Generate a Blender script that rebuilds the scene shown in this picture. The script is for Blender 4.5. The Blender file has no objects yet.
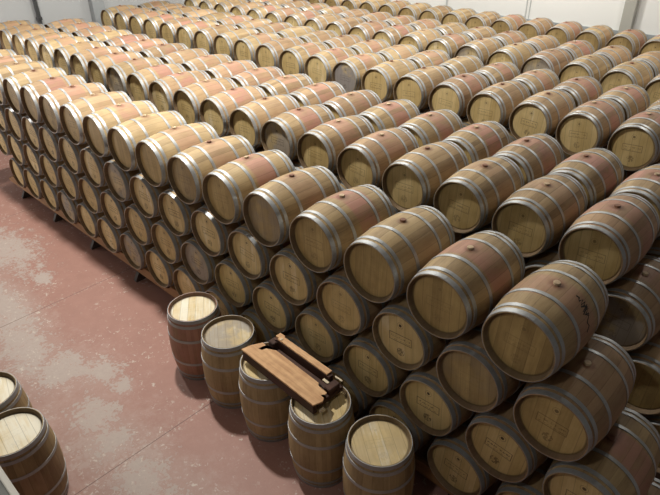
import bpy, bmesh, math, random
from mathutils import Vector, Matrix, Euler
random.seed(11)
S = bpy.context.scene
COL = S.collection
PI = math.pi
# ------------------------------------------------------------------ constants
L = 0.95            # barrel length
RB = 0.3448         # bilge radius
RH = 0.296          # chime radius
P = 0.7323          # spacing of barrels along a row
H = 0.5915          # tier height
FZ = -2.32          # floor level (z = 0 is the axis of the top tier)
WX, WY = -15.95, 12.2

# ------------------------------------------------------------------ node helper
class NT:
    def __init__(s, name):
        s.m = bpy.data.materials.new(name); s.m.use_nodes = True
        s.t = s.m.node_tree; s.t.nodes.clear()
        s.out = s.t.nodes.new('ShaderNodeOutputMaterial')
        s.b = s.t.nodes.new('ShaderNodeBsdfPrincipled')
        s.t.links.new(s.b.outputs[0], s.out.inputs[0])
    def n(s, typ, **kw):
        x = s.t.nodes.new('ShaderNode' + typ)
        for k, v in kw.items(): setattr(x, k, v)
        return x
    def put(s, sock, v):
        if v is None: return
        if isinstance(v, bpy.types.NodeSocket): s.t.links.new(v, sock)
        elif isinstance(v, (tuple, list)):
            sock.default_value = tuple(v) + ((1,) if len(v) == 3 and sock.type == 'RGBA' else ())
        else: sock.default_value = v
    def math(s, op, a, b=0.0, c=None, clamp=False):
        x = s.n('Math', operation=op, use_clamp=clamp)
        s.put(x.inputs[0], a); s.put(x.inputs[1], b); s.put(x.inputs[2], c)
        return x.outputs[0]
    def mix(s, f, a, b, mode='MIX'):
        x = s.n('Mix', data_type='RGBA', blend_type=mode)
        s.put(x.inputs[0], f); s.put(x.inputs[6], a); s.put(x.inputs[7], b)
        return x.outputs[2]
    def smooth(s, v, lo, hi, a=0.0, b=1.0):
        x = s.n('MapRange', interpolation_type='SMOOTHSTEP')
        s.put(x.inputs[0], v); s.put(x.inputs[1], lo); s.put(x.inputs[2], hi); s.put(x.inputs[3], a); s.put(x.inputs[4], b)
        return x.outputs[0]
    def noise(s, vec, scale, detail=3.0, rough=0.55, dist=0.0):
        x = s.n('TexNoise'); s.put(x.inputs['Vector'], vec)
        x.inputs['Scale'].default_value = scale; x.inputs['Detail'].default_value = detail
        x.inputs['Roughness'].default_value = rough; x.inputs['Distortion'].default_value = dist
        return x.outputs[0]
    def white(s, v):
        x = s.n('TexWhiteNoise', noise_dimensions='1D'); s.put(x.inputs['W'], v)
        return x.outputs[0]
    def vec(s, x, y, z):
        c = s.n('CombineXYZ'); s.put(c.inputs[0], x); s.put(c.inputs[1], y); s.put(c.inputs[2], z)
        return c.outputs[0]
    def obj(s):
        o = s.n('TexCoord').outputs['Object']
        q = s.n('SeparateXYZ'); s.put(q.inputs[0], o)
        return o, q.outputs[0], q.outputs[1], q.outputs[2]
    def info(s):
        i = s.n('ObjectInfo')
        q = s.n('SeparateColor'); s.put(q.inputs[0], i.outputs['Color'])
        return i.outputs['Random'], q.outputs[0], q.outputs[1], q.outputs[2], i.outputs['Alpha']
    def bump(s, h, strength=0.3, dist=0.01):
        b = s.n('Bump'); b.inputs['Strength'].default_value = strength; b.inputs['Distance'].default_value = dist
        s.put(b.inputs['Height'], h); s.put(s.b.inputs['Normal'], b.outputs[0])
    def fin(s, col, rough=0.6, metal=0.0, spec=0.4):
        s.put(s.b.inputs['Base Color'], col); s.put(s.b.inputs['Roughness'], rough)
        s.put(s.b.inputs['Metallic'], metal); s.put(s.b.inputs['Specular IOR Level'], spec)
        return s.m

def mat_staves():
    t = NT('oak_staves'); o, x, y, z = t.obj(); rnd, red, allred, tone, shift = t.info()
    th = t.math('ARCTAN2', x, z)
    u = t.math('MULTIPLY_ADD', th, 26 / (2 * PI), t.math('MULTIPLY', rnd, 90.0))
    wob = t.math('MULTIPLY', t.math('SINE', t.math('MULTIPLY', u, 1.7)), 0.22)
    u2 = t.math('ADD', u, wob)
    idx = t.math('FLOOR', u2)
    fr = t.math('FRACT', u2)
    wn = t.white(idx)
    seam = t.math('MINIMUM', fr, t.math('SUBTRACT', 1.0, fr))
    seam = t.smooth(seam, 0.0, 0.045, 1.0, 0.0)
    off = t.math('MULTIPLY', rnd, 50.0)
    grain = t.noise(t.vec(t.math('MULTIPLY', x, 22.0), t.math('MULTIPLY_ADD', y, 2.2, off), t.math('MULTIPLY', z, 22.0)), 1.6, 4.0, 0.65)
    big = t.noise(t.vec(x, t.math('ADD', y, off), z), 3.2, 3.0)
    v = t.math('ADD', t.math('MULTIPLY_ADD', wn, 0.30, 0.06), t.math('MULTIPLY', grain, 0.45))
    v = t.math('ADD', v, t.math('MULTIPLY', t.math('SUBTRACT', tone, 0.5), 0.75))
    v = t.math('ADD', v, t.math('MULTIPLY', t.math('SUBTRACT', big, 0.5), 0.5), clamp=True)
    ramp = t.n('ValToRGB'); t.put(ramp.inputs[0], v)
    e = ramp.color_ramp.elements
    e[0].position = 0.05; e[0].color = (0.180, 0.116, 0.056, 1)
    e[1].position = 0.95; e[1].color = (0.575, 0.436, 0.248, 1)
    m = ramp.color_ramp.elements.new(0.5); m.color = (0.395, 0.282, 0.144, 1)
    col = ramp.outputs[0]
    # wine-red washed band between the bilge hoops
    yc = t.math('SUBTRACT', y, t.math('MULTIPLY', t.math('SUBTRACT', shift, 0.5), 0.30))
    band = t.smooth(t.math('ABSOLUTE', yc), 0.125, 0.175, 1.0, 0.0)
    n2 = t.noise(t.vec(t.math('MULTIPLY', x, 2.0), t.math('ADD', y, off), t.math('MULTIPLY', z, 2.0)), 4.0, 4.0)
    sm = t.math('MULTIPLY_ADD', wn, 0.35, t.math('MULTIPLY', n2, 0.9))
    rmask = t.math('MULTIPLY', t.math('MULTIPLY', band, red), t.smooth(sm, 0.25, 0.75), clamp=True)
    rmask = t.math('MAXIMUM', rmask, t.math('MULTIPLY', allred, t.smooth(sm, 0.1, 0.7)))
    redcol = t.mix(sm, (0.20, 0.070, 0.055), (0.46, 0.225, 0.175))
    col = t.mix(t.math('MULTIPLY', rmask, 0.85), col, redcol)
    # spilled wine round the bung
    d = t.math('SQRT', t.math('ADD', t.math('POWER', t.math('MULTIPLY', x, 0.9), 2.0), t.math('POWER', y, 2.0)))
    d = t.math('ADD', d, t.math('MULTIPLY', t.math('SUBTRACT', n2, 0.5), 0.09))
    spill = t.math('MULTIPLY', t.smooth(d, 0.035, 0.085, 1.0, 0.0), t.math('GREATER_THAN', z, 0.0))
    col = t.mix(t.math('MULTIPLY', spill, 0.6), col, (0.15, 0.055, 0.035))
    # dark scuffs
    sc = t.smooth(t.noise(t.vec(x, t.math('MULTIPLY_ADD', y, 0.6, off), z), 9.0, 5.0, 0.7), 0.62, 0.75)
    col = t.mix(t.math('MULTIPLY', sc, 0.35), col, (0.10, 0.065, 0.04))
    col = t.mix(t.math('MULTIPLY', seam, 0.35), col, (0.07, 0.045, 0.028))
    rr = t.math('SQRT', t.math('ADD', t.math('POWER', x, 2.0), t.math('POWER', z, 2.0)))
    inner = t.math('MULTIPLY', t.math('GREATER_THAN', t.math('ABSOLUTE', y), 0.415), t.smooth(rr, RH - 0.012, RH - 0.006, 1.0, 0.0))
    col = t.mix(t.math('MULTIPLY', inner, 0.7), col, (0.085, 0.055, 0.033))  # shade inside the chime recess, put into the wood colour
    t.bump(t.math('SUBTRACT', t.math('MULTIPLY', grain, 0.3), seam), 0.25, 0.004)
    return t.fin(col, 0.62, 0.0, 0.3)

def mat_head():
    t = NT('oak_head'); o, x, y, z = t.obj(); rnd, mark, tone, grey, _a = t.info()
    off = t.math('MULTIPLY', rnd, 60.0)
    u = t.math('MULTIPLY_ADD', x, 11.0, off)
    idx = t.math('FLOOR', u); fr = t.math('FRACT', u)
    wn = t.white(idx)
    seam = t.smooth(t.math('MINIMUM', fr, t.math('SUBTRACT', 1.0, fr)), 0.0, 0.05, 1.0, 0.0)
    grain = t.noise(t.vec(t.math('MULTIPLY', x, 26.0), off, t.math('MULTIPLY', z, 2.0)), 1.6, 4.0, 0.6)
    big = t.noise(t.vec(x, off, z), 5.0, 4.0)
    v = t.math('ADD', t.math('MULTIPLY_ADD', wn, 0.20, 0.05), t.math('MULTIPLY', grain, 0.40))
    v = t.math('ADD', v, t.math('SUBTRACT', tone, 0.40))
    v = t.math('ADD', v, t.math('MULTIPLY', t.math('SUBTRACT', big, 0.5), 0.4), clamp=True)
    ramp = t.n('ValToRGB'); t.put(ramp.inputs[0], v)
    e = ramp.color_ramp.elements
    e[0].position = 0.0; e[0].color = (0.22, 0.145, 0.055, 1)
    e[1].position = 1.0; e[1].color = (0.84, 0.78, 0.63, 1)
    m = ramp.color_ramp.elements.new(0.42); m.color = (0.50, 0.355, 0.145, 1)
    m = ramp.color_ramp.elements.new(0.74); m.color = (0.68, 0.52, 0.255, 1)
    col = ramp.outputs[0]
    patch = t.smooth(t.noise(t.vec(x, off, z), 3.5, 4.0, 0.6), 0.38, 0.55)
    col = t.mix(t.math('MULTIPLY', grey, t.math('MULTIPLY_ADD', patch, 0.6, 0.3)), col, (0.25, 0.235, 0.24))
    col = t.mix(t.math('MULTIPLY', seam, 0.4), col, (0.10, 0.065, 0.035))
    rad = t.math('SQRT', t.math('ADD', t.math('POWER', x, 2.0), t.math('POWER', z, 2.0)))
    col = t.mix(t.smooth(rad, 0.252, 0.266, 0.0, 0.75), col, (0.10, 0.065, 0.035))  # shadow line round the recessed head, painted as a dark ring
    # burnt-in marks: a ruled box with two lines of small marks, a dot above, a smudge below
    ax = t.math('ABSOLUTE', x); z0 = t.math('SUBTRACT', z, 0.0); az = t.math('ABSOLUTE', z0)
    def box(hx, hz):
        return t.math('MULTIPLY', t.math('LESS_THAN', ax, hx), t.math('LESS_THAN', az, hz))
    line = t.math('SUBTRACT', box(0.128, 0.046), box(0.121, 0.039))
    gl = t.noise(t.vec(t.math('MULTIPLY', x, 1.0), off, t.math('MULTIPLY', z, 0.6)), 75.0, 1.0)
    rows = t.math('GREATER_THAN', t.math('SINE', t.math('MULTIPLY_ADD', z0, 165.0, 0.6)), 0.1)
    txt = t.math('MULTIPLY', t.math('MULTIPLY', box(0.108, 0.032), rows), t.smooth(gl, 0.48, 0.56))
    def disc(cz, r):
        dd = t.math('SQRT', t.math('ADD', t.math('POWER', x, 2.0), t.math('POWER', t.math('SUBTRACT', z, cz), 2.0)))
        return t.math('LESS_THAN', dd, r)
    dot = disc(0.150, 0.016)
    ring = t.math('SUBTRACT', disc(0.150, 0.034), disc(0.150, 0.029))
    sm = t.math('MULTIPLY', disc(-0.150, 0.045), t.smooth(gl, 0.42, 0.52))
    mk = t.math('MAXIMUM', t.math('MAXIMUM', t.math('MULTIPLY', line, 0.8), t.math('MULTIPLY', txt, 0.7)),
                t.math('MAXIMUM', t.math('MAXIMUM', dot, t.math('MULTIPLY', ring, 0.5)), t.math('MULTIPLY', sm, 0.7)))
    col = t.mix(t.math('MULTIPLY', mk, mark), col, (0.075, 0.045, 0.025))
    t.bump(t.math('SUBTRACT', t.math('MULTIPLY', grain, 0.3), seam), 0.2, 0.003)
    return t.fin(col, 0.6, 0.0, 0.3)

def mat_metal():
    t = NT('galvanised_steel'); o, x, y, z = t.obj(); rnd, *_ = t.info()
    off = t.math('MULTIPLY', rnd, 40.0)
    n = t.noise(t.vec(x, t.math('ADD', y, off), z), 14.0, 4.0, 0.65)
    n2 = t.noise(t.vec(x, t.math('ADD', y, off), z), 60.0, 2.0)
    v = t.math('MULTIPLY_ADD', n, 0.6, t.math('MULTIPLY', n2, 0.4))
    col = t.mix(v, (0.235, 0.24, 0.24), (0.53, 0.545, 0.55))
    col = t.mix(t.math('MULTIPLY', t.smooth(n, 0.60, 0.78), 0.45), col, (0.20, 0.13, 0.08))
    return t.fin(col, t.math('MULTIPLY_ADD', n2, 0.22, 0.40), 0.65, 0.5)

def mat_wood(name, c0, c1, axis=0, scale=1.0, rough=0.7):
    t = NT(name); o, x, y, z = t.obj(); rnd, *_ = t.info()
    k = [18.0, 18.0, 18.0]; k[axis] = 1.6
    off = t.math('MULTIPLY', rnd, 30.0)
    g = t.noise(t.vec(t.math('MULTIPLY_ADD', x, k[0], off), t.math('MULTIPLY', y, k[1]), t.math('MULTIPLY', z, k[2])), scale, 5.0, 0.65)
    b = t.noise(o, 7.0, 3.0)
    v = t.math('ADD', t.math('MULTIPLY', g, 0.7), t.math('MULTIPLY', b, 0.4))
    col = t.mix(t.smooth(v, 0.25, 0.85), c0, c1)
    t.bump(g, 0.2, 0.004)
    return t.fin(col, rough)

def mat_flat(name, c, rough=0.6, metal=0.0, var=0.15, scale=3.0):
    t = NT(name); o, x, y, z = t.obj()
    n = t.noise(o, scale, 4.0, 0.6)
    col = t.mix(n, tuple(q * (1 - var) for q in c), tuple(min(1, q * (1 + var)) for q in c))
    return t.fin(col, rough, metal)

def mat_floor():
    t = NT('red_painted_concrete'); g = t.n('NewGeometry').outputs['Position']
    q = t.n('SeparateXYZ'); t.put(q.inputs[0], g); x, y = q.outputs[0], q.outputs[1]
    n1 = t.noise(g, 1.1, 5.0, 0.6); n2 = t.noise(g, 5.0, 5.0, 0.65); n3 = t.noise(g, 22.0, 4.0, 0.65)
    n4 = t.noise(g, 60.0, 2.0)
    red = t.mix(n2, (0.285, 0.140, 0.108), (0.400, 0.212, 0.168))
    red = t.mix(t.math('MULTIPLY', n4, 0.25), red, (0.46, 0.28, 0.235))
    # worn paint: more of it down the middle of the aisle
    ais = t.smooth(t.math('ABSOLUTE', t.math('ADD', y, 2.05)), 0.2, 1.5, 0.10, -0.13)
    w = t.math('ADD', t.math('ADD', t.math('MULTIPLY', n1, 0.36), t.math('MULTIPLY', n2, 0.46)), t.math('MULTIPLY', n3, 0.30))
    w = t.math('ADD', w, ais)
    worn = t.math('MAXIMUM', t.smooth(w, 0.655, 0.725), t.math('MULTIPLY', t.smooth(w, 0.50, 0.68), 0.5))
    # the larger bald patches
    big = None
    for cx, cy, rx, ry in ((-8.9, -1.05, 1.3, 0.5), (-7.2, -1.75, 1.5, 0.42), (-6.0, -1.9, 0.9, 0.40), (-5.15, -1.72, 0.42, 0.36), (-4.75, -1.42, 0.40, 0.30), (-4.05, -1.83, 0.42, 0.30),
                           (-3.62, -1.90, 0.36, 0.30), (-2.92, -1.88, 0.36, 0.35), (-7.4, -1.0, 0.3, 0.14), (-4.3, -1.35, 0.22, 0.16), (-10.8, -1.6, 1.2, 0.5), (-2.4, -2.0, 0.4, 0.4)):
        e = t.math('SQRT', t.math('ADD', t.math('POWER', t.math('MULTIPLY', t.math('SUBTRACT', x, cx), 1 / rx), 2.0), t.math('POWER', t.math('MULTIPLY', t.math('SUBTRACT', y, cy), 1 / ry), 2.0)))
        big = e if big is None else t.math('MINIMUM', big, e)
    nb = t.math('ADD', t.math('MULTIPLY', n2, 2.9), t.math('MULTIPLY', n3, 2.8))
    bw = t.smooth(t.math('ADD', big, t.math('SUBTRACT', nb, 2.85)), 0.45, 1.0, 1.0, 0.0)
    worn = t.math('MAXIMUM', t.math('MULTIPLY', worn, 0.45), t.math('MULTIPLY', bw, 0.75))
    grey = t.mix(n3, (0.39, 0.36, 0.325), (0.58, 0.54, 0.49))
    col = t.mix(t.math('MULTIPLY', worn, 0.85), red, grey)
    fleck = t.math('MULTIPLY', t.smooth(t.noise(g, 17.0, 4.0, 0.7, 0.4), 0.60, 0.65), t.smooth(n1, 0.36, 0.55))
    col = t.mix(t.math('MULTIPLY', fleck, 0.75), col, (0.60, 0.53, 0.46))
    # saw-cut joints every 3.39 m across the aisle
    f = t.math('FRACT', t.math('MULTIPLY', t.math('ADD', x, 3.24 + 33.9), 1 / 3.39))
    jd = t.math('MULTIPLY', t.math('MINIMUM', f, t.math('SUBTRACT', 1.0, f)), 3.39)
    chip = t.math('MULTIPLY', t.smooth(jd, 0.01, 0.09, 1.0, 0.0), t.smooth(n3, 0.55, 0.62))
    col = t.mix(t.math('MULTIPLY', chip, 0.5), col, (0.56, 0.49, 0.43))
    joint = t.smooth(jd, 0.003, 0.008, 1.0, 0.0)
    col = t.mix(t.math('MULTIPLY', joint, 0.8), col, (0.12, 0.065, 0.05))
    t.bump(t.math('SUBTRACT', t.math('MULTIPLY', n3, 0.15), joint), 0.15, 0.01)
    return t.fin(col, t.math('MULTIPLY_ADD', worn, 0.15, 0.5), 0.0, 0.35)

M = dict(
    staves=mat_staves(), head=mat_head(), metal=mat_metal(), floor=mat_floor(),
    bung_tan=mat_wood('bung_tan', (0.36, 0.25, 0.15), (0.60, 0.46, 0.30), 2),
    bung_red=mat_wood('bung_stained', (0.14, 0.06, 0.035), (0.30, 0.15, 0.09), 2),
    ink=mat_flat('black_ink', (0.025, 0.018, 0.015)),
    rail=mat_wood('rack_pine', (0.22, 0.11, 0.045), (0.40, 0.22, 0.10), 0),
    foot=mat_wood('rack_foot_dark', (0.035, 0.025, 0.02), (0.08, 0.06, 0.05), 1),
    board=mat_wood('lit_orange_pine', (0.40, 0.195, 0.085), (0.82, 0.52, 0.27), 0),  # orange pine; the lit look of the cradle tops is put into the colour
    dark=mat_wood('dark_and_shaded_timber', (0.035, 0.014, 0.009), (0.085, 0.035, 0.02), 0),  # dark timber; also paints the shaded faces below the lit tops
    chip=mat_flat('bare_pine_chip', (0.72, 0.60, 0.42)),
    beam=mat_wood('under_timber', (0.05, 0.035, 0.025), (0.10, 0.07, 0.045), 0),
    white=mat_flat('white_wall_panel', (0.80, 0.805, 0.78), 0.55, 0, 0.015, 0.7),
    greywall=mat_flat('grey_wall_paint', (0.47, 0.485, 0.49), 0.6, 0, 0.03, 0.7),
    pilaster=mat_flat('pilaster_paint', (0.34, 0.36, 0.37), 0.6, 0, 0.03, 0.9),
    band=mat_flat('grey_wall_band', (0.30, 0.33, 0.34), 0.6, 0, 0.05),
    post=mat_flat('putty_post_paint', (0.40, 0.395, 0.355), 0.55, 0, 0.04),
    seam=mat_flat('panel_seam', (0.50, 0.52, 0.51), 0.6),
    pipe=mat_flat('dark_grey_pipe', (0.075, 0.078, 0.08), 0.4, 0.3, 0.1),
    deck=mat_flat('grey_deck', (0.20, 0.20, 0.185), 0.8, 0, 0.35, 14.0),
    edge=mat_flat('pale_edge_strip', (0.62, 0.59, 0.53), 0.5),
    ceil=mat_flat('ceiling_paint', (0.30, 0.30, 0.30), 0.8),
)

# ------------------------------------------------------------------ mesh helpers
def link(name, bm, mat, parent=None, smooth=True, loc=None):
    bmesh.ops.recalc_face_normals(bm, faces=bm.faces)
    me = bpy.data.meshes.new(name); bm.to_mesh(me); bm.free()
    if smooth:
        me.polygons.foreach_set('use_smooth', [True] * len(me.polygons))
        me.set_sharp_from_angle(angle=math.radians(35))
    me.materials.append(mat)
    o = bpy.data.objects.new(name, me); COL.objects.link(o)
    if parent: o.parent = parent
    if loc is not None: o.location = loc
    return o

def tag(o, label=None, cat=None, group=None, kind=None):
    if label: o['label'] = label
    if cat: o['category'] = cat
    if group: o['group'] = group
    if kind: o['kind'] = kind
    return o

def box(bm, lo, hi, bev=0.0, rot=None):
    lo, hi = Vector(lo), Vector(hi)
    r = bmesh.ops.create_cube(bm, size=1.0)
    c = (lo + hi) / 2; d = hi - lo
    for v in r['verts']:
        v.co = Vector((v.co.x * d.x, v.co.y * d.y, v.co.z * d.z))
        if rot: v.co.rotate(rot)
        v.co += c
    if bev:
        es = {e for v in r['verts'] for e in v.link_edges}
        bmesh.ops.bevel(bm, geom=list(es), offset=bev, segments=2, affect='EDGES')

def revolve(bm, prof, n=48, closed=False):
    """prof: (y, r) pairs turned about the local Y axis"""
    rings = []
    for y, r in prof:
        if r < 1e-6:
            rings.append([bm.verts.new((0, y, 0))])
        else:
            rings.append([bm.verts.new((r * math.sin(2 * PI * k / n), y, r * math.cos(2 * PI * k / n))) for k in range(n)])
    m = len(rings)
    for i in range(m if closed else m - 1):
        a, b = rings[i], rings[(i + 1) % m]
        for k in range(n):
            k2 = (k + 1) % n
            if len(a) == 1 and len(b) == 1: continue
            if len(a) == 1: bm.faces.new((a[0], b[k], b[k2]))
            elif len(b) == 1: bm.faces.new((a[k], b[0], a[k2]))
            else: bm.faces.new((a[k], b[k], b[k2], a[k2]))

def prism(bm, poly, y0, y1):
    """poly: (x, z) outline pushed along Y"""
    a = [bm.verts.new((x, y0, z)) for x, z in poly]
    b = [bm.verts.new((x, y1, z)) for x, z in poly]
    n = len(poly)
    bm.faces.new(a); bm.faces.new(b[::-1])
    for i in range(n):
        bm.faces.new((a[i], b[i], b[(i + 1) % n], a[(i + 1) % n]))
    bmesh.ops.triangulate(bm, faces=[f for f in bm.faces if len(f.verts) > 4], ngon_method='EAR_CLIP')

def brad(y):
    t = abs(y) / (L / 2)
    return RB - (RB - RH) * t ** 2.0

# ------------------------------------------------------------------ the barrel
def barrel_meshes():
    out = {}
    bm = bmesh.new()
    prof = [(-L / 2 + 0.056, RH - 0.024), (-L / 2 + 0.006, RH - 0.013), (-L / 2, RH - 0.009), (-L / 2, RH - 0.003), (-L / 2 + 0.004, RH)]
    for k in range(1, 24):
        y = -L / 2 + L * k / 24
        prof.append((y, brad(y)))
    prof += [(L / 2 - 0.004, RH), (L / 2, RH - 0.003), (L / 2, RH - 0.012), (L / 2 - 0.004, RH - 0.016), (L / 2 - 0.042, RH - 0.022), (L / 2 - 0.042, 0.0)]
    revolve(bm, prof, 56)
    out['body'] = bm
    bm = bmesh.new()
    yh = -L / 2 + 0.046
    revolve(bm, [(yh, 0), (yh, 0.245), (yh + 0.004, RH - 0.021), (yh + 0.03, RH - 0.022), (yh + 0.03, 0)], 56)
    out['head'] = bm
    hoops = []
    for c, w in ((0.0245, 0.045), (0.094, 0.036), (0.296, 0.036)):
        for s in (-1, 1):
            bm = bmesh.new()
            yc = s * (-L / 2 + c)
            y0, y1 = yc - w / 2, yc + w / 2
            ym = (y0 + y1) / 2
            th = 0.0038
            revolve(bm, [(y0, brad(y0) - 0.002), (y0, brad(y0) + th), (ym, brad(ym) + th), (y1, brad(y1) + th), (y1, brad(y1) - 0.002)], 72, True)
            # lapped strap end and its two rivets
            a = 0.06 + c * 0.35
            for da in (-0.045, 0.075):
                rr = brad(yc) + th
                p = Vector((rr * math.sin(a + da), yc, rr * math.cos(a + da)))
                q = bmesh.ops.create_uvsphere(bm, u_segments=8, v_segments=5, radius=0.0075)
                for v in q['verts']: v.co = v.co + p * (1 - 0.004 / rr)
            vs = []
            for e in (0.0, 0.25):
                for yy in (y0 + 0.002, y1 - 0.002):
                    for rr in (brad(yy) + 0.002, brad(yy) + th + 0.002):
                        vs.append(bm.verts.new((rr * math.sin(a - 0.1 + e), yy, rr * math.cos(a - 0.1 + e))))
            mid = []
            for yy in (y0 + 0.002, y1 - 0.002):
                rr = brad(yy) + th + 0.0035
                mid.append(bm.verts.new((rr * math.sin(a + 0.025), yy, rr * math.cos(a + 0.025))))
            bm.faces.new((vs[1], vs[3], mid[1], mid[0])); bm.faces.new((mid[0], mid[1], vs[7], vs[5]))
            bm.faces.new((vs[0], vs[1], vs[3], vs[2])); bm.faces.new((vs[4], vs[6], vs[7], vs[5]))
            hoops.append(bm)
    out['hoops'] = hoops
    bm = bmesh.new()
    revolve(bm, [(0, 0), (0, 0.026), (0.034, 0.029), (0.040, 0.026), (0.042, 0)], 20)
    for v in bm.verts: v.co = Vector((v.co.x, v.co.z, v.co.y + RB - 0.022))
    out['bung'] = bm
    return out

BMS = barrel_meshes()
root0 = bpy.data.objects.new('wine_barrel', None); COL.objects.link(root0)
root0.empty_display_size = 0.2
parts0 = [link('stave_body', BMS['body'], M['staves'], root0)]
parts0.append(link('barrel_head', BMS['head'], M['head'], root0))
for b in BMS['hoops']: parts0.append(link('hoop', b, M['metal'], root0))
parts0.append(link('bung', BMS['bung'], M['bung_tan'], root0))
bung_red = parts0[-1].data.copy(); bung_red.materials[0] = M['bung_red']
used = [False]
ORD = ['', 'first', 'second', 'third', 'fourth', 'fifth', 'sixth', 'seventh', 'eighth', 'ninth', 'tenth', 'eleventh', 'twelfth', 'thirteenth',
       'fourteenth', 'fifteenth', 'sixteenth', 'seventeenth', 'eighteenth', 'nineteenth', 'twentieth', 'twenty-first', 'twenty-second']

def barrel(c, label, group, red=0.0, allred=0.0, tone=0.5, shift=0.5, mark=0.4, htone=0.5, grey=0.0, roll=0.0, yaw=0.0, standing=False, redbung=None):
    """c: centre of a lying barrel's axis, or the floor point under a standing one"""
    rnd = random.Random(label)
    if used[0]:
        r = root0.copy(); COL.objects.link(r); ps = []
        for p in parts0:
            q = p.copy(); COL.objects.link(q); q.parent = r; ps.append(q)
    else:
        r, ps = root0, parts0; used[0] = True
    if standing:
        r.location = c; r.rotation_euler = Euler((-PI / 2, 0, yaw), 'XYZ'); off = Vector((0, -L / 2, 0))
    else:
        off = Vector((0, 0, RB))
        e = Euler((0, 0, yaw), 'XYZ')
        rr = Vector((0, 0, -RB)); rr.rotate(e)
        r.location = Vector(c) + rr; r.rotation_euler = e
    for p in ps:
        p.location = off
        if roll: p.rotation_euler = (0, roll, 0)
    ps[0].color = (red, allred, tone, shift)
    ps[1].color = (mark, htone, grey, 1)
    if redbung is None: redbung = rnd.random() < 0.45
    if redbung: ps[-1].data = bung_red
    tag(r, label, 'barrel', group)
    return r, ps

def look(rnd, k):
    """random wear: returns the keyword set and a word or two that is true of it"""
    v = rnd.random()
    kw = dict(tone=rnd.uniform(0.38, 0.66), mark=rnd.choice((0.2, 0.45, 0.6, 0.75)), htone=rnd.uniform(0.36, 0.56),
              roll=rnd.uniform(-0.09, 0.09), yaw=rnd.uniform(-0.005, 0.005), shift=rnd.uniform(0.35, 0.65))
    if v < 0.48: kw['red'] = rnd.uniform(0.55, 1.0); w = 'reddish-banded'
    elif v < 0.64: kw['red'] = rnd.uniform(0.2, 0.4); w = 'faintly pink'
    elif kw['tone'] > 0.56: w = 'pale'
    elif kw['tone'] < 0.46: w = 'brown'
    else: w = 'tan'
    kw['allred'] = max(0.0, rnd.uniform(-0.12, 0.30))
    if rnd.random() < 0.03: kw['grey'] = 0.8
    return kw, w

rows = random.Random(5)
# ---- front row, four tiers, heads in the plane y = 0
SPEC = {0: (dict(red=0.55, shift=0.30, tone=0.42, mark=0.3, htone=0.36, roll=0.06, redbung=False), 'ink-scribbled'),
        1: (dict(red=0.75, shift=0.55, tone=0.40, mark=0.25, htone=0.36, roll=-0.03, redbung=False), 'reddish-brown'),
        2: (dict(tone=0.52, mark=0.12, htone=0.34, roll=0.02, redbung=True), 'plain tan'),
        3: (dict(red=1.0, shift=0.74, tone=0.45, mark=0.45, htone=0.40, roll=-0.04, redbung=False), 'dark-red-banded'),
        4: (dict(red=0.25, tone=0.44, mark=0.1, htone=0.34, grey=0.45, redbung=True), 'grey-headed'),
        5: (dict(red=0.9, shift=0.6, tone=0.52, mark=0.3, htone=0.42, redbung=False), 'reddish-banded'),
        6: (dict(red=0.35, tone=0.48, htone=0.36, grey=0.2), 'faintly pink'),
        7: (dict(red=0.5, tone=0.58, mark=0.2), 'pink-banded'), 8: (dict(tone=0.58, mark=0.1), 'pale'), 9: (dict(red=0.7, shift=0.65, tone=0.55, mark=0.1), 'reddish-banded')}
for i in range(17):
    kw, w = look(rows, i)
    if i in SPEC: kw, w = {**{k: kw[k] for k in ('roll', 'yaw')}, **SPEC[i][0]}, SPEC[i][1]
    r, ps = barrel((-P * i, L / 2 + rows.uniform(-0.008, 0.008), 0), f'{w} oak barrel, top tier of front row, {ORD[i + 1]} from near end', 'front row, top tier', **kw)
    if i == 0: B0 = (r, ps)
for tier, word, i0, n in ((1, 'second', -0.5, 17), (2, 'third', -1.0, 17), (3, 'bottom', -1.5, 17)):
    for k in range(n):
        i = i0 + k
        kw, w = look(rows, i)
        kw['mark'] = min(1.0, kw['mark'] + 0.25); kw['htone'] = rows.uniform(0.52, 0.76)
        if tier == 1 and i == 0.5: kw.update(red=0.9, allred=0.3, htone=0.30, mark=0.15, grey=0.25); w = 'reddish-headed'
        if tier == 1 and i == -0.5: kw.update(red=0.2, tone=0.42, htone=0.46, mark=0.7, roll=0.0); kw.pop('grey', None); w = 'brown'
        if tier == 2 and i == 0: kw.update(htone=0.52, mark=1.0, roll=0.1); kw.pop('grey', None)
        if tier == 3 and i == 11.5: kw.update(grey=0.95); w = 'grey-headed'
        barrel((-P * i, L / 2 + rows.uniform(-0.008, 0.008), -H * tier), f'{w} oak barrel, {word} tier of front row, {ORD[k + 1]} from near end',
               f'front row, {word} tier', **kw)
# ---- rows behind; each: name, x of barrel 0, y of the head plane, indices, z, how to count
def row(word, x0, y, idx, z, group, count):
    for i in idx:
        kw, w = look(rows, i)
        if word in ('second', 'fourth', 'sixth'): kw['mark'] = max(kw['mark'], 0.55); kw['htone'] += 0.20
        if word != 'hindmost' and i < 6: kw['tone'] -= 0.12
        if word == 'fourth' and i == 7: kw['grey'] = 1.0; w = 'grey-headed'
        if word == 'second' and i in (0, 1, 2): kw['red'] = (0.8, 0.35, 0.3)[i]; w = ('reddish-banded', 'faintly pink', 'faintly pink')[i]
        if word == 'third' and i > 6 and i % 4: kw['red'] = rows.uniform(0.7, 1.0); kw['allred'] = rows.uniform(0.2, 0.5); w = 'reddish'
        if word == 'third' and i < 2: kw['red'] = 1.0; w = 'reddish-banded'
        barrel((x0 - P * i, y + L / 2 + rows.uniform(-0.008, 0.008), z), f'{w} oak barrel, {count(i)}', group, **kw)
row('second', -0.122, 1.615, range(0, 21), -0.015, 'second row', lambda i: f'second row back, {ORD[i + 1]} from near end')
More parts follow.
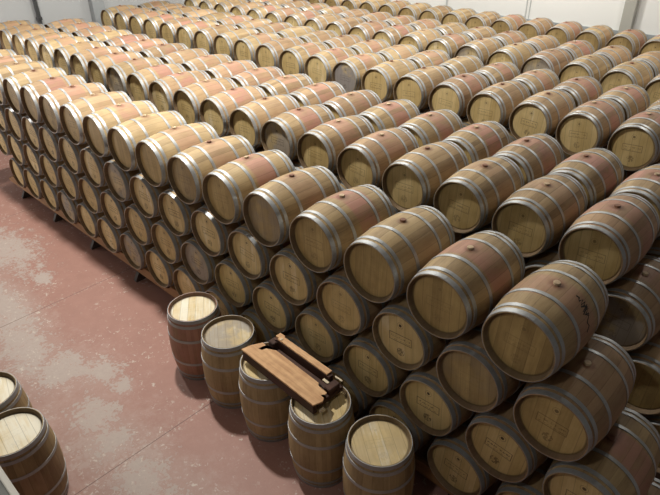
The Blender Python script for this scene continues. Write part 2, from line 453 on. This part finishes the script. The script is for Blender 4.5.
row('third', -0.122, 2.665, range(0, 20), -0.035, 'third row', lambda i: f'third row back, {ORD[i + 1]} from near end')
row('fourth', -0.813, 4.566, range(0, 20), -0.015, 'fourth row', lambda i: f'fourth row back, {ORD[20 - i]} from grey wall')
row('fifth', -0.813, 5.625, range(0, 20), -0.035, 'fifth row', lambda i: f'fifth row back, {ORD[20 - i]} from grey wall')
row('sixth', -1.972, 7.074, range(-1, 18), 0, 'sixth row', lambda i: f'sixth row back, {ORD[18 - i]} from grey wall')
row('seventh', -1.972, 8.120, range(0, 16), -0.02, 'seventh row', lambda i: f'seventh row, end-on behind sixth-row barrel {ORD[18 - i]} from wall')
row('hindmost', -3.215, 10.58, range(-1, 15), -0.15, 'hindmost row', lambda i: f'hindmost row along white wall, ' + (f'{ORD[i]} beyond the wall post' if i > 0 else ('just before the wall post' if i == 0 else 'second before the wall post')))
for tier, word, i0, n in ((1, 'second', -0.5, 3), (2, 'third', -1.0, 3), (3, 'bottom', -1.5, 3)):
    for k in range(n):
        kw, w = look(rows, k); kw['htone'] = 0.4
        if tier == 1 and k == 0: kw.update(red=0.6, tone=0.36); w = 'reddish-brown'
        barrel((-0.122 - P * (i0 + k), 1.615 + L / 2, -0.015 - H * tier), f'{w} oak barrel, {word} tier of second row, {ORD[k + 1]} from near end', f'second row, {word} tier', **kw)

# handwriting scrawled on the flank of the nearest top barrel
bm = bmesh.new()
def stroke(pts, w=0.014):
    prev = None
    vs = []
    for k, (y, a) in enumerate(pts):
        (ya, aa), (yb, ab) = pts[max(0, k - 1)], pts[min(len(pts) - 1, k + 1)]
        dy, da = yb - ya, (ab - aa) * RB
        ln = math.hypot(dy, da) or 1.0
        for s in (-1, 1):
            for rr in (0.0002, 0.0016):
                yy = y - s * w / 2 * da / ln; a2 = a + s * w / 2 * dy / ln / RB; r_ = brad(yy) + rr
                vs.append(bm.verts.new((r_ * math.sin(a2), yy, r_ * math.cos(a2))))
    for k in range(len(pts) - 1):
        a, b = vs[4 * k:4 * k + 4], vs[4 * k + 4:4 * k + 8]
        for f in ((0, 1, 5, 4), (1, 3, 7, 5), (3, 2, 6, 7), (2, 0, 4, 6)):
            q = (a + b); bm.faces.new([q[j] for j in f])
D = math.radians
stroke([(0.02, D(27)), (0.03, D(31)), (0.00, D(34)), (0.05, D(36)), (-0.01, D(39)), (0.06, D(40)), (0.0, D(43)), (0.04, D(45))])
stroke([(-0.02, D(41)), (0.06, D(44)), (-0.03, D(47)), (0.05, D(49)), (-0.02, D(52)), (0.03, D(54))])
stroke([(0.05, D(46)), (-0.04, D(50)), (0.02, D(56)), (-0.03, D(62)), (-0.01, D(68)), (-0.05, D(74))])
sc = link('ink_scribble', bm, M['ink'], B0[0], False)
sc.location = B0[1][0].location; sc.rotation_euler = B0[1][0].rotation_euler

# ---- upright barrels on the aisle floor
UP = [((-3.873, -0.43), 'reddish upright barrel with pale plank head, at far end of the five', dict(allred=0.9, tone=0.35, htone=0.98, mark=0.12)),
      ((-3.175, -0.43), 'tan upright barrel with half-grey head, second of the five from the far end', dict(tone=0.50, htone=0.80, grey=0.75, mark=0.1)),
      ((-2.465, -0.44), 'upright barrel under the far end of the timber cradle', dict(tone=0.55, htone=0.85, mark=0.1)),
      ((-1.640, -0.47), 'upright barrel under the near end of the timber cradle', dict(tone=0.45, htone=0.85, mark=0.1)),
      ((-0.909, -0.44), 'upright barrel with bare scuffed pale head, nearer camera than the timber cradle', dict(tone=0.42, htone=0.80, grey=0.25, mark=0.15)),
      ((-3.529, -2.739), 'upright cream-headed barrel across the aisle, the nearer one beside the grey deck', dict(tone=0.42, red=0.3, htone=1.0, mark=0.12)),
      ((-4.240, -2.714), 'upright cream-headed barrel across the aisle, half out of frame', dict(tone=0.46, htone=1.0, mark=0.1))]
for (x, y), lab, kw in UP:
    barrel((x, y, FZ), lab, 'upright barrels across the aisle' if y < -2 else 'upright barrels along the front row', standing=True, yaw=(1.5 if y < -2 else 1.0) + random.uniform(-0.2, 0.2), **kw)

# ---- timber cradle racks under the front row
def cradle_rail(bm, xs, x0, x1, zc, r, zbot, ztop, y0, y1, n=240):
    """a plank on edge whose top is cut to round seats"""
    cols = []
    for k in range(n + 1):
        x = x0 + (x1 - x0) * k / n
        z = ztop
        for c in xs:
            d = abs(x - c)
            if d < r: z = min(z, zc - math.sqrt(r * r - d * d))
        cols.append([bm.verts.new(p) for p in ((x, y0, zbot), (x, y1, zbot), (x, y1, z), (x, y0, z))])
    for a, b in zip(cols, cols[1:]):
        for q in range(4):
            bm.faces.new((a[q], a[(q + 1) % 4], b[(q + 1) % 4], b[q]))
    bm.faces.new(cols[0]); bm.faces.new(cols[-1][::-1])
zc4 = -3 * H
for k in range(8):
    i = 0.5 + 2 * k
    xc = -P * i
    r = bpy.data.objects.new('barrel_rack', None); COL.objects.link(r); r.location = (xc, 0, FZ)
    tag(r, f'low timber cradle rack under front row bottom tier, {ORD[k + 1]} from near end', 'rack', 'cradle racks under the front row')
    for y0 in (0.045, 0.845):
        bm = bmesh.new()
        cradle_rail(bm, (-P, 0, P), -P + 0.004, P - 0.004, zc4 - FZ, 0.3255, -2.165 - FZ, -2.0 - FZ, y0, y0 + 0.055)
        link('rail', bm, M['rail'], r, False)
    bm = bmesh.new()
    prof = [(-0.03, 0.0), (0.98, 0.0), (0.98, 0.15), (0.04, 0.15), (-0.03, 0.03)]
    a = [bm.verts.new((-0.035, y, z)) for y, z in prof]; b = [bm.verts.new((0.035, y, z)) for y, z in prof]
    bm.faces.new(a); bm.faces.new(b[::-1])
    for j in range(5): bm.faces.new((a[j], b[j], b[(j + 1) % 5], a[(j + 1) % 5]))
    link('foot', bm, M['foot'], r, False)

# ---- timber bearers that carry the rows behind
def bearer(word, x0, x1, y, zc):
    r = bpy.data.objects.new('timber_bearer', None); COL.objects.link(r); r.location = ((x0 + x1) / 2, y + L / 2, FZ)
    tag(r, f'dark timber bearer frame underneath the {word} row of barrels', 'rack', 'bearers under the rows')
    hx = (x1 - x0) / 2
    for dy in (-0.37, 0.37):
        bm = bmesh.new(); zt = zc - brad(0.33) - 0.006 - FZ
        box(bm, (-hx, dy - 0.04, zt - 0.12), (hx, dy + 0.04, zt)); link('rail', bm, M['beam'], r, False)
    n = max(2, int(2 * hx / 2.2) + 1)
    for k in range(n):
        x = -hx + 0.05 + (2 * hx - 0.1) * k / (n - 1)
        for dy in (-0.37, 0.37):
            bm = bmesh.new(); box(bm, (x - 0.04, dy - 0.038, 0), (x + 0.04, dy + 0.038, zc - brad(0.33) - 0.126 - FZ)); link('leg', bm, M['beam'], r, False)
for word, x0, y, n, k0, dz in (('second', -0.122, 1.615, 20, 3, -0.015), ('third', -0.122, 2.665, 20, 0, -0.035), ('fourth', -0.813, 4.566, 20, 0, -0.015), ('fifth', -0.813, 5.625, 20, 0, -0.035), ('sixth', -1.972, 7.074, 19, 0, 0)):
    for k in range(k0, n):
        i = k - 0.5 - (1 if word == 'sixth' else 0)
        kw, w = look(rows, k)
        barrel((x0 - P * i, y + L / 2, dz - H), f'{w} oak barrel, second tier of {word} row, {ORD[k + 1]} from near end', f'{word} row, second tier', **kw)
bearer('near end of the second', -0.85, 1.35, 1.615, -0.015 - 3 * H)
bearer('second', -14.8, -1.8, 1.615, -0.015 - H)
bearer('third', -14.6, 0.4, 2.665, -0.035 - H)
bearer('fourth', -15.2, -0.1, 4.566, -0.015 - H)
bearer('fifth', -15.2, -0.1, 5.625, -0.035 - H)
bearer('sixth', -14.7, -0.6, 7.074, -H)
bearer('seventh', -13.2, -1.7, 8.120, -0.02)
bearer('hindmost', -13.7, -2.2, 10.58, -0.15)

# ---- loose two-barrel timber cradle lying across two upright barrels
ZT = FZ + L
cr = bpy.data.objects.new('timber_cradle', None); COL.objects.link(cr)
cr.location = (-2.10, -0.435, ZT); cr.rotation_euler = (0, 0, D(-2.0))
tag(cr, 'weathered orange and dark timber barrel cradle lying across two upright barrels', 'cradle')
bm = bmesh.new()
pl = [(-0.58, -0.195), (0.545, -0.195), (0.575, -0.10), (0.555, -0.06), (0.50, -0.055), (0.53, -0.02), (0.52, 0.01), (0.40, 0.015), (0.37, 0.045), (0.05, 0.05),
      (-0.30, 0.055), (-0.36, 0.02), (-0.40, 0.0), (-0.41, -0.045), (-0.46, -0.06), (-0.455, -0.015), (-0.44, 0.03), (-0.50, 0.035), (-0.56, -0.08)]
a = [bm.verts.new((x, y, 0.118)) for x, y in pl]; b = [bm.verts.new((x, y, 0.136)) for x, y in pl]
bm.faces.new(a[::-1]); bm.faces.new(b)
for j in range(len(pl)): bm.faces.new((a[j], a[(j + 1) % len(pl)], b[(j + 1) % len(pl)], b[j]))
bmesh.ops.triangulate(bm, faces=[f for f in bm.faces if len(f.verts) > 4], ngon_method='EAR_CLIP')
link('board', bm, M['board'], cr, False)['label'] = 'orange notched board'
bm = bmesh.new(); box(bm, (-0.568, -0.196, 0.002), (0.545, -0.145, 0.118), 0.004); link('side_rail', bm, M['dark'], cr, False)
bm = bmesh.new()
prism(bm, [(-0.46, 0.03), (0.40, 0.03), (0.40, 0.15), (0.33, 0.155), (-0.40, 0.155), (-0.46, 0.13)], 0.155, 0.215)
link('side_rail', bm, M['dark'], cr, False)
bm = bmesh.new(); box(bm, (-0.40, 0.160, 0.155), (0.37, 0.235, 0.172), 0.003); link('lit_cap_strip', bm, M['board'], cr, False)['label'] = 'pale cap strip, lit bar top put into its colour'
bm = bmesh.new()
prism(bm, [(-0.50, 0.002), (0.50, 0.002), (0.50, 0.05), (-0.50, 0.05)], 0.06, 0.15)
link('centre_rail', bm, M['dark'], cr, False)
for x0, x1, y1 in ((-0.50, -0.40, 0.245), (0.42, 0.52, 0.24)):
    bm = bmesh.new(); box(bm, (x0, -0.12, 0.002), (x1, y1, 0.060), 0.004); link('cross_bar', bm, M['dark'], cr, False)
bm = bmesh.new(); box(bm, (0.435, 0.05, 0.06), (0.515, 0.20, 0.125), 0.006); link('end_block', bm, M['dark'], cr, False)
bm = bmesh.new(); box(bm, (-0.495, 0.10, 0.06), (-0.405, 0.20, 0.125), 0.006); link('end_block', bm, M['dark'], cr, False)
bm = bmesh.new(); box(bm, (-0.47, 0.19, 0.13), (-0.38, 0.26, 0.160), 0.004); link('end_tip', bm, M['board'], cr, False)
for x0, y0, x1, y1, z0, z1 in ((0.36, 0.10, 0.44, 0.13, 0.125, 0.135), (0.40, 0.235, 0.50, 0.255, 0.10, 0.112), (0.575, -0.15, 0.60, -0.09, 0.03, 0.06), (-0.37, 0.165, -0.345, 0.20, 0.172, 0.18)):
    bm = bmesh.new(); box(bm, (x0, y0, z0), (x1, y1, z1), 0.003); link('split_chip', bm, M['chip'], cr, False)

# ------------------------------------------------------------------ the hall
def struct(name, lo, hi, mat, bev=0.0):
    bm = bmesh.new(); box(bm, lo, hi, bev); o = link(name, bm, mat, None, False); o['kind'] = 'structure'; return o
XR, YF, CZ = 7.0, -7.0, 4.9
struct('floor', (WX - 0.2, YF - 0.2, FZ - 0.2), (XR + 0.2, WY + 0.2, FZ), M['floor'])
struct('ceiling', (WX - 0.2, YF - 0.2, CZ), (XR + 0.2, WY + 0.2, CZ + 0.2), M['ceil'])
struct('wall_left', (WX - 0.2, YF, FZ), (WX, WY, CZ), M['greywall'])
struct('wall_back', (WX, WY, FZ), (XR, WY + 0.2, CZ), M['white'])
struct('wall_right', (XR, YF, FZ), (XR + 0.2, WY, CZ), M['band'])
struct('wall_front', (WX, YF - 0.2, FZ), (XR, YF, CZ), M['band'])
o = struct('column_wall', (WX, 4.74, FZ), (WX + 0.22, 5.10, CZ), M['pilaster'], 0.008)
struct('trim_1', (-3.79, WY - 0.16, FZ), (-3.52, WY, CZ), M['post'], 0.01).name = 'pillar_back'
struct('trim_2', (WX, WY - 0.05, -0.17), (XR, WY, -0.055), M['band'], 0.006)
struct('trim_3', (-8.83, WY - 0.02, -0.055), (-8.78, WY, CZ), M['seam'])
struct('trim_4', (-6.32, WY - 0.02, -0.055), (-6.29, WY, CZ), M['seam'])
struct('trim_5', (-6.22, WY - 0.02, -0.055), (-6.20, WY, CZ), M['seam'])
# dark pipe down the grey wall
pr = bpy.data.objects.new('wall_pipe', None); COL.objects.link(pr); pr.location = (WX + 0.09, 3.235, FZ)
tag(pr, 'dark grey vertical pipe fixed to the grey end wall', 'pipe')
bm = bmesh.new(); revolve(bm, [(0, 0), (0, 0.055), (CZ - FZ - 0.01, 0.055), (CZ - FZ - 0.01, 0)], 20)
for v in bm.verts: v.co = Vector((v.co.x, v.co.z, v.co.y))
link('pipe_run', bm, M['pipe'], pr)
for z in (2.40, 5.2):
    bm = bmesh.new(); revolve(bm, [(z, 0), (z, 0.08), (z + 0.07, 0.08), (z + 0.07, 0)], 20)
    for v in bm.verts: v.co = Vector((v.co.x, v.co.z, v.co.y))
    link('collar', bm, M['pipe'], pr)
# grey deck edge at the near corner
dk = struct('floor_deck', (-4.0, -6.5, 1.08), (4.0, -3.20, 1.198), M['deck'])
struct('trim_6', (-4.0, -3.20, 1.06), (4.0, -3.178, 1.205), M['edge'], 0.003)

# ------------------------------------------------------------------ lamps
def lamp(x, y, z, size, energy, col=(1.0, 0.975, 0.91), spread=None, sy=None):
    d = bpy.data.lights.new('ceiling_or_fill_lamp', 'AREA'); d.shape = 'RECTANGLE' if sy else 'DISK'; d.size = size
    if sy: d.size_y = sy
    d.energy = energy; d.color = col
    if spread: d.spread = spread
    o = bpy.data.objects.new('ceiling_or_fill_lamp', d); COL.objects.link(o); o.location = (x, y, z)
    return o
E0 = 400
for x, y, k in ((-5.6, 0.40, 0.92), (-11.2, 0.42, 0.66), (-11.2, 5.0, 0.54), (-5.6, 5.0, 0.47), (-11.2, 10.0, 0.52), (-5.6, 10.0, 0.52), (-0.5, 8.5, 0.35), (-0.6, -4.3, 0.13)):  # last entry is a weak fill added to brighten the near lower heads
    lamp(x, y, 4.7, 0.36, E0 * k)
# added unseen area light low at the aisle end, brightening the front heads
d = lamp(-15.6, -4.4, -0.6, 2.6, 235, (1.0, 0.98, 0.95), None, 2.8)
d.name = 'aisle_fill_light'
d.rotation_euler = (Vector((-15.6, -4.4, -0.6)) - Vector((-7.0, 0.3, -0.9))).to_track_quat('Z', 'Y').to_euler()
w = bpy.data.worlds.new('world'); S.world = w; w.use_nodes = True
w.node_tree.nodes['Background'].inputs[0].default_value = (0.9, 0.95, 1, 1)
w.node_tree.nodes['Background'].inputs[1].default_value = 0.2

# ------------------------------------------------------------------ camera
Q = (1.2931138, -3.3290416, 2.9259877, 2.3401787, -0.5509739, -0.0168603, 579.1053)
yaw, pit, rol = Q[3:6]
fwd = Vector((math.cos(pit) * math.cos(yaw), math.cos(pit) * math.sin(yaw), math.sin(pit)))
rt = Vector((math.sin(yaw), -math.cos(yaw), 0)); up = rt.cross(fwd)
r2 = math.cos(rol) * rt + math.sin(rol) * up; u2 = -math.sin(rol) * rt + math.cos(rol) * up
cam = bpy.data.cameras.new('camera'); co = bpy.data.objects.new('camera', cam); COL.objects.link(co)
mw = Matrix((r2, u2, -fwd)).transposed().to_4x4(); mw.translation = Vector(Q[:3]); co.matrix_world = mw
cam.sensor_width = 36; cam.lens = Q[6] / 660 * 36; cam.clip_end = 100; cam.clip_start = 0.05
S.camera = co
S.view_settings.view_transform = 'Standard'; S.view_settings.look = 'None'
S.view_settings.gamma = 1; S.view_settings.use_curve_mapping = False
S.view_settings.exposure = 0.13
S.cycles.max_bounces = 8; S.cycles.diffuse_bounces = 4
